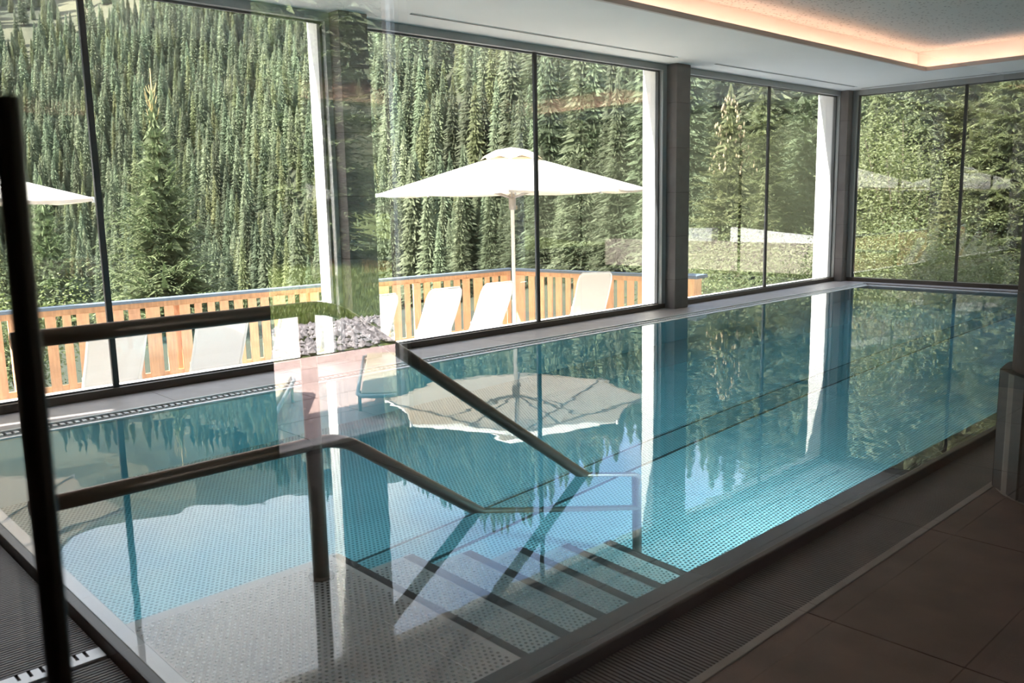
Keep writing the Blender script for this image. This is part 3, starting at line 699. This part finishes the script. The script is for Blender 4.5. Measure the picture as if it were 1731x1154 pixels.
def skirts(mb, seed, H, Rb, n_, lobes, pw=.75, base=.05, f=1.0, rough=.25):
    rr = random.Random(seed)
    for i in range(n_):
        t = (i + .3 * rr.random()) / n_; z = H * (base + (1 - base) * t); L = (Rb * (1 - t) ** pw + H * .008) * f
        k = max(5, int(lobes * (1 - .45 * t))); a0 = rr.random() * 6.28; n0 = len(mb.v); dz = H / n_ * 1.25 + L * .28
        hub = [(math.cos(a0 + 6.283 * (j + .5) / k) * L * .16, math.sin(a0 + 6.283 * (j + .5) / k) * L * .16, z + dz * .8) for j in range(k)]
        ring = []
        for j in range(k):
            a = a0 + 6.283 * j / k + rr.uniform(-.14, .14); l = L * rr.uniform(1 - rough, 1 + rough * .6); am = a0 + 6.283 * (j + .5) / k
            ring.append((Vector((math.cos(a) * l * .62, math.sin(a) * l * .62, z + dz * .30 + rr.uniform(-.1, .1) * dz)), Vector((math.cos(a) * l, math.sin(a) * l, z - dz * rr.uniform(.05, .35))),
                         Vector((math.cos(am) * l * .55, math.sin(am) * l * .55, z + dz * .02))))
        for j in range(k):
            q = (j + 1) % k; hL, hR = hub[j - 1], hub[j]
            mb.face([hL, ring[j - 1][2], ring[j][0]]); mb.face([hL, ring[j][0], hR]); mb.face([hR, ring[j][0], ring[j][2]])
            mb.face([ring[j - 1][2], ring[j][1], ring[j][0]]); mb.face([ring[j][0], ring[j][1], ring[j][2]])
    return mb
def leafy(seed, H, Rb, n_, ls):
    rr = random.Random(seed); mb = MB(); tips = []
    for k in range(9):
        a = rr.random() * 6.28; e = Vector((math.cos(a) * Rb * rr.uniform(.3, .8), math.sin(a) * Rb * rr.uniform(.3, .8), H * rr.uniform(.6, .98)))
        m_ = Vector((e.x * .35, e.y * .35, e.z * .5)); mb.tube([(0, 0, -.2), m_, e], [.03 * H / 3, .02 * H / 3, .006], 5, mi=1); tips += [m_, e, m_.lerp(e, .5)]
    for i in range(n_):
        c = rr.choice(tips); q = c + Vector((rr.gauss(0, 1), rr.gauss(0, 1), rr.gauss(0, 1))) * Rb * .30
        if q.z < 0: q.z = rr.random() * H * .4
        a = Vector((rr.gauss(0, 1), rr.gauss(0, 1), rr.gauss(0, .5))).normalized() * ls * rr.uniform(.6, 1.3); b = Vector((rr.gauss(0, 1), rr.gauss(0, 1), rr.gauss(0, 1))).cross(a).normalized() * ls * .4
        mb.face([q - a, q + b, q + a, q - b])
    return mb

def RS(az):
    tab = [(5, 26), (24, 34), (31, 62), (45, 115), (60, 240), (72, 350), (95, 430)]
    if az <= 5: return 26
    for (a0, v0), (a1, v1) in zip(tab, tab[1:]):
        if az <= a1: return v0 + (v1 - v0) * (az - a0) / (a1 - a0)
    return 430

def tz(x, y):
    """height of the ground outside at a place"""
    r = math.hypot(x, y); az = math.degrees(math.atan2(y, x))
    def lerp(tab, a):
        if a <= tab[0][0]: return tab[0][1]
        for (a0, v0), (a1, v1) in zip(tab, tab[1:]):
            if a <= a1: return v0 + (v1 - v0) * (a - a0) / (a1 - a0)
        return tab[-1][1]
    rs = lerp([(5, 26), (24, 34), (31, 62), (45, 115), (60, 240), (72, 350), (95, 430)], az)
    el = lerp([(5, .20), (24, .16), (30, .09), (38, .10), (42, .20), (47, .33), (95, .345)], az)
    t_ = .50
    zv = -1.4 - min(30, max(0, rs - 60) * .125)
    rn = 17.0
    if r < rn: return -1.4
    if r < rs:
        k = (r - rn) / max(1, rs - rn); k = min(1, k * 1.6); k = k * k * (3 - 2 * k); return -1.4 + (zv + 1.4) * k
    z = zv + (r - rs) * t_
    zc = el * r
    if z > zc:
        rc = (zv - rs * t_) / (el - t_); z = el * rc + (r - rc) * .04
    bumpy = math.sin(x * .031 + 1.3) * math.cos(y * .027) * 6 + math.sin(x * .083 + y * .05) * 2.2
    return z + bumpy * min(1, max(0, (r - rs) / 120))

def meadow(az, el):
    if az < 58: return False
    m0 = 7.0 + max(0, 77.4 - az) * .38 + .3 * math.sin(az * 2.1); m1 = m0 + 3.2 + .3 * math.sin(az * 3.3)
    return m0 < el < m1 or el > m1 + .6 + max(0, 77.4 - az) * .3
# hillside ground
mb = MB(); NA, NR = 180, 64
azs = [-65 + 245 * i / (NA - 1) for i in range(NA)]; rsx = [13.0 * (1900 / 13.0) ** (j / (NR - 1)) for j in range(NR)]
for a in azs:
    for r_ in rsx:
        x, y = r_ * math.cos(rad(a)), r_ * math.sin(rad(a)); mb.v.append((x, y, tz(x, y)))
for i in range(NA - 1):
    for j in range(NR - 1):
        q = i * NR + j; x, y, _ = mb.v[q]
        if (x < 16.6 and y < 13.6): continue
        mb.f.append((q, q + 1, q + NR + 1, q + NR)); mb.m.append(0)
for q in range(len(mb.f)):
    xm = sum(mb.v[i][0] for i in mb.f[q]) / 4; ym = sum(mb.v[i][1] for i in mb.f[q]) / 4; zm = sum(mb.v[i][2] for i in mb.f[q]) / 4
    az_ = math.degrees(math.atan2(ym, xm)); mb.m[q] = 1 if meadow(az_, math.degrees(math.atan2(zm - 1.6, math.hypot(xm, ym)))) else 0
hl = mb.build('hillside', [M_ffloor, M_hill], smooth=True); tag(hl, 'steep alpine hillside with pale meadow patches rising behind the terrace', None, None, 'structure')

mid, mid_close = [], []
for k in range(5):
    pw_ = (.78, .72, .85, .7, .8)[k]; rb_ = (3.2, 2.8, 3.5, 2.6, 3.0)[k]
    q = spruce(20 + k, 20, rb_ * 1.05, 34, 9, 4, .12, pw=pw_, droop=.34)
    skirts(q, 120 + k, 20, rb_ * .88, 40, 17, pw=pw_, rough=.4)
    mid.append(q.mesh('spruce', [(M_need, M_need2)[k == 3], M_bark]))
    if k < 3:
        q = spruce(60 + k, 20, rb_ * 1.15, 52, 11, 6, .09, pw=pw_, droop=.30, sub=2)
        skirts(q, 160 + k, 20, rb_ * .7, 52, 22, pw=pw_, rough=.45)
        mid_close.append(q.mesh('spruce', [M_need, M_bark]))
pts = []
rr = random.Random(99)
tries = 0
while len(pts) < 30000 and tries < 60000:
    tries += 1
    zone = rr.random()
    if zone < .55: az, ra, rb = rr.uniform(57, 84), 200, 720
    elif zone < .88: az, ra, rb = rr.uniform(36, 57), 75, 520
    elif zone < .92: az, ra, rb = rr.uniform(20, 36), 40, 140
    elif zone < .96: az, ra, rb = rr.uniform(-60, 20), 36, 110
    else: az, ra, rb = rr.uniform(84, 172), 380, 800
    r_ = math.sqrt(ra * ra + (rb * rb - ra * ra) * rr.random())
    x, y = r_ * math.cos(rad(az)), r_ * math.sin(rad(az)); z = tz(x, y)
    el = math.degrees(math.atan2(z - 1.6, r_))
    if az > 36 and r_ < RS(az) * .86: continue
    # meadow: pale open slope high up on the left, with a wedge of forest above it
    if meadow(az, el) and rr.random() > .03: continue
    if 42 < az < 56 and 5.4 + (az - 49) * .06 < el < 6.1 + (az - 49) * .06 and rr.random() > .25: continue
    h_ = rr.uniform(.6, 1.3) * (1.1 if az > 58 else 1.08) * (.75 if r_ < 75 else 1)
    pts.append((x, y, z - .3, h_, rr.random() * 6.28, rr.randrange(5), az, r_))
# thin by spacing on a grid
cell = {}; keep = []
for p in pts:
    cs = 6.2 if p[7] > 170 else 4.6
    k = (int(p[0] / cs), int(p[1] / cs), cs)
    if cell.get(k, 0) >= 1: continue
    cell[k] = 1; keep.append(p)
view = [p for p in keep if 24 < p[6] < 79]
view.sort(key=lambda p: -p[3] / p[7])
near = view[:300]; ids = set(id(p) for p in near); rest = [p for p in keep if id(p) not in ids]
srcs = [None] * 5
for (x, y, z, h_, a, k, az, r_) in reversed(near):
    cl_ = r_ < 150 and srcs[k] is not None
    o = bpy.data.objects.new('spruce', mid_close[k % 3] if cl_ else mid[k]); col.objects.link(o); o.location = (x, y, z); o.rotation_euler = (0, 0, a); o.scale = (h_ * .98, h_ * .98, h_)
    tag(o, 'tall spruce standing in the dense forest on the hillside', 'tree', 'spruces of the hillside forest')
    if srcs[k] is None: srcs[k] = o
fm = bpy.data.meshes.new('forest'); fm.from_pydata([(p[0], p[1], p[2]) for p in rest], [], [])
for nm, idx in (('th', 3), ('ta', 4)):
    at_ = fm.attributes.new(nm, 'FLOAT', 'POINT'); at_.data.foreach_set('value', [float(p[idx]) for p in rest])
at_ = fm.attributes.new('tk', 'INT', 'POINT'); at_.data.foreach_set('value', [p[5] for p in rest])
fo = bpy.data.objects.new('forest', fm); col.objects.link(fo); tag(fo, 'distant spruce forest covering the upper hillside', 'forest', None, 'stuff')
ng = bpy.data.node_groups.new('forest', 'GeometryNodeTree'); ng.interface.new_socket('Geometry', in_out='INPUT', socket_type='NodeSocketGeometry'); ng.interface.new_socket('Geometry', in_out='OUTPUT', socket_type='NodeSocketGeometry')
gi = ng.nodes.new('NodeGroupInput'); go = ng.nodes.new('NodeGroupOutput'); jg = ng.nodes.new('GeometryNodeJoinGeometry')
def attr(nm, ty):
    q = ng.nodes.new('GeometryNodeInputNamedAttribute'); q.data_type = ty; q.inputs['Name'].default_value = nm; return q.outputs['Attribute']
ah, aa, ak = attr('th', 'FLOAT'), attr('ta', 'FLOAT'), attr('tk', 'INT')
cr_ = ng.nodes.new('ShaderNodeCombineXYZ'); ng.links.new(aa, cr_.inputs['Z']); e2r = ng.nodes.new('FunctionNodeEulerToRotation'); ng.links.new(cr_.outputs[0], e2r.inputs[0])
for k in range(5):
    if srcs[k] is None: continue
    oi = ng.nodes.new('GeometryNodeObjectInfo'); oi.transform_space = 'ORIGINAL'; oi.inputs['Object'].default_value = srcs[k]; oi.inputs['As Instance'].default_value = True
    cm = ng.nodes.new('FunctionNodeCompare'); cm.data_type = 'INT'; cm.operation = 'EQUAL'; ng.links.new(ak, cm.inputs['A'] if False else cm.inputs[2]); cm.inputs[3].default_value = k
    ip = ng.nodes.new('GeometryNodeInstanceOnPoints'); ng.links.new(gi.outputs[0], ip.inputs['Points']); ng.links.new(cm.outputs[0], ip.inputs['Selection']); ng.links.new(oi.outputs['Geometry'], ip.inputs['Instance'])
    ng.links.new(e2r.outputs[0], ip.inputs['Rotation']); ng.links.new(ah, ip.inputs['Scale']); ng.links.new(ip.outputs[0], jg.inputs[0])
ng.links.new(jg.outputs[0], go.inputs[0]); md = fo.modifiers.new('forest', 'NODES'); md.node_group = ng

# near trees, each a thing of its own
def near_tree(name, mbuild, mats, loc, rz, label, group, sc_=1.0):
    e = empty(name, loc, rz); tag(e, label, 'tree' if 'bush' not in name else 'bush', group); e.scale = (sc_,) * 3
    fo_, tk_ = MB(), MB()
    for f_, m_ in zip(mbuild.f, mbuild.m):
        q = fo_ if m_ == 0 else tk_; q.face([mbuild.v[i] for i in f_])
    fo_.build('foliage', mats[0], e); tk_.build('trunk', mats[1], e)
    return e
big = spruce(301, 9.2, 3.0, 50, 12, 8, .10, up=.15, droop=.18, sub=3, pw=.9)
skirts(big, 401, 9.2, 3.0, 44, 20, .9, .05, .5, .5)
tb = near_tree('spruce', big, (M_needd, M_bark), (8.3, 21.0, -4.9), 0, 'nearby dark spruce with a bare straw-coloured leader in the left window', 'spruces close to the terrace')
mb = MB(); mb.tube([(0, 0, 8.6), (.01, 0, 9.75)], [.028, .010], 6)
for k in range(16):
    a = R.random() * 6.28; z = 8.3 + R.random() * 1.0; l = R.uniform(.2, .5); mb.tube([(0, 0, z), (math.cos(a) * l * .35, math.sin(a) * l * .35, z + l * .5), (math.cos(a) * l * .5, math.sin(a) * l * .5, z + l)], [.012, .009, .004], 5)
mb.build('leader', M_leader, tb)
big2 = spruce(302, 10.5, 2.9, 50, 11, 8, .085, up=.05, droop=.22, sub=4)
skirts(big2, 402, 10.5, 2.9, 46, 22, .82, .05, .52, .5)
big3 = spruce(303, 11.5, 3.3, 52, 11, 8, .08, up=.0, droop=.25, sub=4)
skirts(big3, 403, 11.5, 3.3, 48, 22, .82, .05, .52, .5)
meshes_n = {}
def place_near(mbuild, key, mats, loc, rz, label, sc_):
    e = empty('spruce', loc, rz); tag(e, label, 'tree', 'spruces close to the terrace'); e.scale = (sc_,) * 3
    kk = (key, mats[0].name)
    if kk not in meshes_n:
        fo_, tk_ = MB(), MB()
        for f_, m_ in zip(mbuild.f, mbuild.m):
            (fo_ if m_ == 0 else tk_).face([mbuild.v[i] for i in f_])
        meshes_n[kk] = (fo_.mesh('foliage', mats[0]), tk_.mesh('trunk', mats[1]))
    for nm, me_ in zip(('foliage', 'trunk'), meshes_n[kk]):
        o = bpy.data.objects.new(nm, me_); col.objects.link(o); o.parent = e
    return e
t3 = place_near(big2, 2, (M_need2, M_bark), (22.4, 14.4, -3.6), .4, 'yellowish spruce hung with cones in the right window of the long wall', .80)
mb = MB(); rr = random.Random(4)
for k in range(150):
    a = rr.random() * 6.28; t = rr.uniform(.70, .97); z = 10.5 * t; rad_ = 2.9 * (1 - t) ** .82 * rr.uniform(.55, 1.0)
    mb.lathe([(.012, z - .14), (.032, z - .08), (.008, z)], rad_ * math.cos(a), rad_ * math.sin(a), 6)
mb.build('cone', M_cone, t3)
for (x, y, z, k, a, s, m_, lab) in (
    (6.4, 23.5, -5.4, 0, 1.0, .85, M_needd, 'lower dark spruce left of the bare-topped spruce'),
    (21.0, 12.4, -3.0, 3, 2.0, .46, M_need2, 'small light green spruce low in the right window behind its mullion'),
    (25.6, 15.2, -3.2, 3, .3, .78, M_need2, 'broad light green spruce right of the cone-bearing one'),
    (28.8, 15.4, -3.0, 2, 4.0, .95, M_need, 'tall green spruce next to the white corner pier'),
    (24.5, 11.0, -2.6, 3, 5.1, .66, M_need2, 'broad spruce at the left edge of the end window'),
    (27.5, 9.4, -2.4, 2, 1.1, 1.02, M_need2, 'tall pale spruce just right of the end window mullion'),
    (27.0, 10.7, -2.2, 3, 2.6, .80, M_need, 'dense spruce left of the end window mullion'),
    (21.6, 8.0, -2.4, 2, 3.7, .42, M_need2, 'short spruce low in the left pane of the end window'),
    (31.0, 12.6, -2.4, 3, 1.9, 1.05, M_need, 'dark tall spruce far back in the left pane of the end window'),
    (33.5, 11.8, -1.8, 2, .9, 1.2, M_need, 'tallest spruce, rising behind the end window mullion'),
    (24.6, 7.6, -2.2, 3, 4.4, .70, M_need2, 'spruce partly hidden by the round column'),
    (32.0, 9.9, -1.6, 3, 3.3, 1.1, M_need2, 'high spruce behind the one hidden by the column'),
    (29.5, 13.5, -2.6, 2, 5.6, .9, M_need, 'slim spruce showing just right of the corner pillar')):
    place_near({0: big, 2: big2, 3: big3}[k], k, (m_, M_bark), (x, y, z), a, lab, s)
def bush(loc, H, Rb, seed, label, m_=None, n_=6000, ls=.042):
    near_tree('leafy_bush', leafy(seed, H, Rb, n_, ls), (m_ or M_leaf, M_bark), loc, 0, label, 'bushes beside the terrace')
bush((3.6, 15.2, -1.6), 2.1, .9, 11, 'yellow-green leafy bush behind the left end of the fence')
bush((15.0, 10.6, -1.5), 1.6, 1.3, 12, 'leafy bush below the right window next to the fence end')
bush((18.6, 12.4, -1.5), 2.0, 1.6, 13, 'wide leafy bush low in the right window')
bush((18.6, 8.6, -1.5), 2.0, 1.2, 14, 'leafy bush at the foot of the end window, left', n_=9000)
bush((18.6, 6.5, -1.5), 2.0, 1.1, 15, 'bright leafy bush at the foot of the end window, right', n_=9000)
bush((19.6, 7.5, -1.5), 2.3, 1.0, 16, 'tall leafy bush in the middle of the end window', n_=9000)
bush((17.9, 10.0, -1.5), 1.8, 1.1, 17, 'leafy bush at the foot of the right window near the white pier', n_=6000)
# broad-leaved young tree in the end window
near_tree('young_tree', leafy(21, 6.2, 1.5, 14000, .05), (M_leaf, M_bark), (22.6, 9.3, -2.4), 0, 'young broad-leaved tree with reddish top in the end window', 'bushes beside the terrace')

# ------------------------------------------------------------------ rear terrace (seen only as a reflection in the partition)
rt = empty('rear_terrace'); tag(rt, 'pinkish tiled terrace outside the rear door', None, None, 'structure')
MB().box(-4, 16, -6.7, BY0 - .3, -.3, -.075).build('bed', M_grout, rt)
for i in range(12):
    for j in range(5):
        tile(.8 + i * .75, BY0 - .3 - (j + 1) * .63, -.05, .75, .63, M_rtile, rt)
mb = MB(); rr = random.Random(31); ico = [(0, 0, 1), (.9, 0, .1), (0, .9, -.1), (-.9, .1, 0), (0, -.9, .1), (0, 0, -1)]; icf = [(0, 1, 2), (0, 2, 3), (0, 3, 4), (0, 4, 1), (5, 2, 1), (5, 3, 2), (5, 4, 3), (5, 1, 4)]
for k in range(3800):
    x, y = rr.uniform(2, 12), rr.uniform(-8.9, -6.72); s = rr.uniform(.04, .085); n_ = len(mb.v); a = rr.random() * 6.28
    for (ax, ay, az_) in ico:
        jx = rr.uniform(.75, 1.25); mb.v.append((x + s * jx * (ax * math.cos(a) - ay * math.sin(a)), y + s * jx * .7 * (ax * math.sin(a) + ay * math.cos(a)), -.05 + s * .55 * az_ + rr.random() * .03))
    for f_ in icf: mb.f.append(tuple(n_ + i for i in f_)); mb.m.append(0)
gv = mb.build('gravel_strip', M_stone); tag(gv, 'strip of loose grey gravel between rear tiles and lawn', 'gravel', None, 'stuff')
def rz_(x, y): d = -8.8 - y; return -.08 + (max(0, d) * .085 + .03 * math.sin(x * 1.7 + y) if d > 0 else 0)
mb = MB(); NX, NY = 60, 60
for i in range(NX):
    for j in range(NY): x, y = -14 + 60 * i / (NX - 1), -6.7 - 45 * j / (NY - 1); mb.v.append((x, y, rz_(x, y)))
for i in range(NX - 1):
    for j in range(NY - 1): q = i * NY + j; mb.f.append((q, q + NY, q + NY + 1, q + 1)); mb.m.append(0)
ln = mb.build('rear_lawn', M_lawn, smooth=True); tag(ln, 'sloping lawn behind the rear terrace', None, None, 'structure')
mb = MB(); rr = random.Random(33)
for k in range(26000):
    y = -8.95 - 7.4 * rr.random() ** 1.3; x = 5.0 + (-8.8 - y) * .45 + rr.uniform(0, 4.6); z = rz_(x, y); h_ = rr.uniform(.04, .11); a = rr.random() * 6.28
    dx, dy = math.cos(a) * .012, math.sin(a) * .012; mb.face([(x - dx, y - dy, z), (x + dx, y + dy, z), (x + rr.uniform(-.05, .05), y + rr.uniform(-.05, .05), z + h_)])
gb_ = mb.build('grass_blades', M_blade); tag(gb_, 'grass blades of the rear lawn', 'grass', None, 'stuff')
place_near(big3, 3, (M_needd, M_bark), (9.55, -15.2, .4), .5, 'huge dark spruce on the rear lawn, mirrored in the partition', .85)
place_near(big2, 2, (M_need, M_bark), (17.5, -26.5, 1.2), 2.5, 'green spruce farther back on the rear lawn', .55)
place_near(big, 0, (M_need, M_bark), (21.6, -27.5, 1.2), 1.5, 'smaller green spruce at the back of the rear lawn', .60)
place_near(big2, 2, (M_need, M_bark), (22.0, -31.0, 1.6), 4.5, 'rear lawn spruce standing last in its row', .52)
def sunbed(label):
    g = empty('sunbed'); tag(g, label, 'sunbed', 'low beige sunbeds on the rear terrace')
    def rr2(w, l, r, z): return [(-w, r, z), (-w, l - r, z), (-w + r * .3, l - r * .3, z), (-w + r, l, z), (w - r, l, z), (w - r * .3, l - r * .3, z), (w, l - r, z), (w, r, z), (w - r * .3, r * .3, z), (w - r, 0, z), (-w + r, 0, z), (-w + r * .3, r * .3, z), (-w, r, z)]
    MB().tube(rr2(.34, 1.95, .12, .17), .016, 8).build('frame', M_alu, g, smooth=True)
    for k in range(3): MB().prism([(-.31, .04 + k * .635), (.31, .04 + k * .635), (.31, .65 + k * .635), (-.31, .65 + k * .635)], .15, .195).build('cushion', M_beige, g, bevel=.012)
    for sx in (-1, 1):
        for yy in (.25, 1.7): MB().tube([(sx * .33, yy, .17), (sx * .33, yy, 0)], .014, 8).build('leg', M_alu, g)
    return g
rl = sunbed('low beige sunbed on the rear terrace, mirrored beside the handrail'); rl.location = (5.05, -5.25, -.05); rl.rotation_euler.z = rad(35.5)
rl2 = copy_tree(rl); rl2.location = (3.45, -5.15, -.05); rl2.rotation_euler.z = rad(35.5); rl2['label'] = 'low beige sunbed on the rear terrace, nearer to the door'
# white garden wall east of the house (mirrored in the long windows)
gw = empty('garden_wall', (26, -3.5, -1.5)); tag(gw, 'low white garden wall east of the hall', 'wall')
MB().box(-.25, .25, -3.2, 6.5, 0, 1.62).build('wall_body', M_curb, gw)
mb = MB(); pf = [(2.35, 1.62), (5.6, 1.62), (5.6, 1.80), (2.35, 2.10)]
n_ = [(-.2, y, z) for y, z in pf] + [(.2, y, z) for y, z in pf]
for q in ((0, 1, 2, 3), (7, 6, 5, 4), (0, 4, 5, 1), (1, 5, 6, 2), (2, 6, 7, 3), (3, 7, 4, 0)): mb.face([n_[i] for i in q])
mb.build('parapet', M_white, gw); MB().box(-.2, .2, -.4, 1.6, 1.62, 2.06).build('parapet', M_steelw, gw)
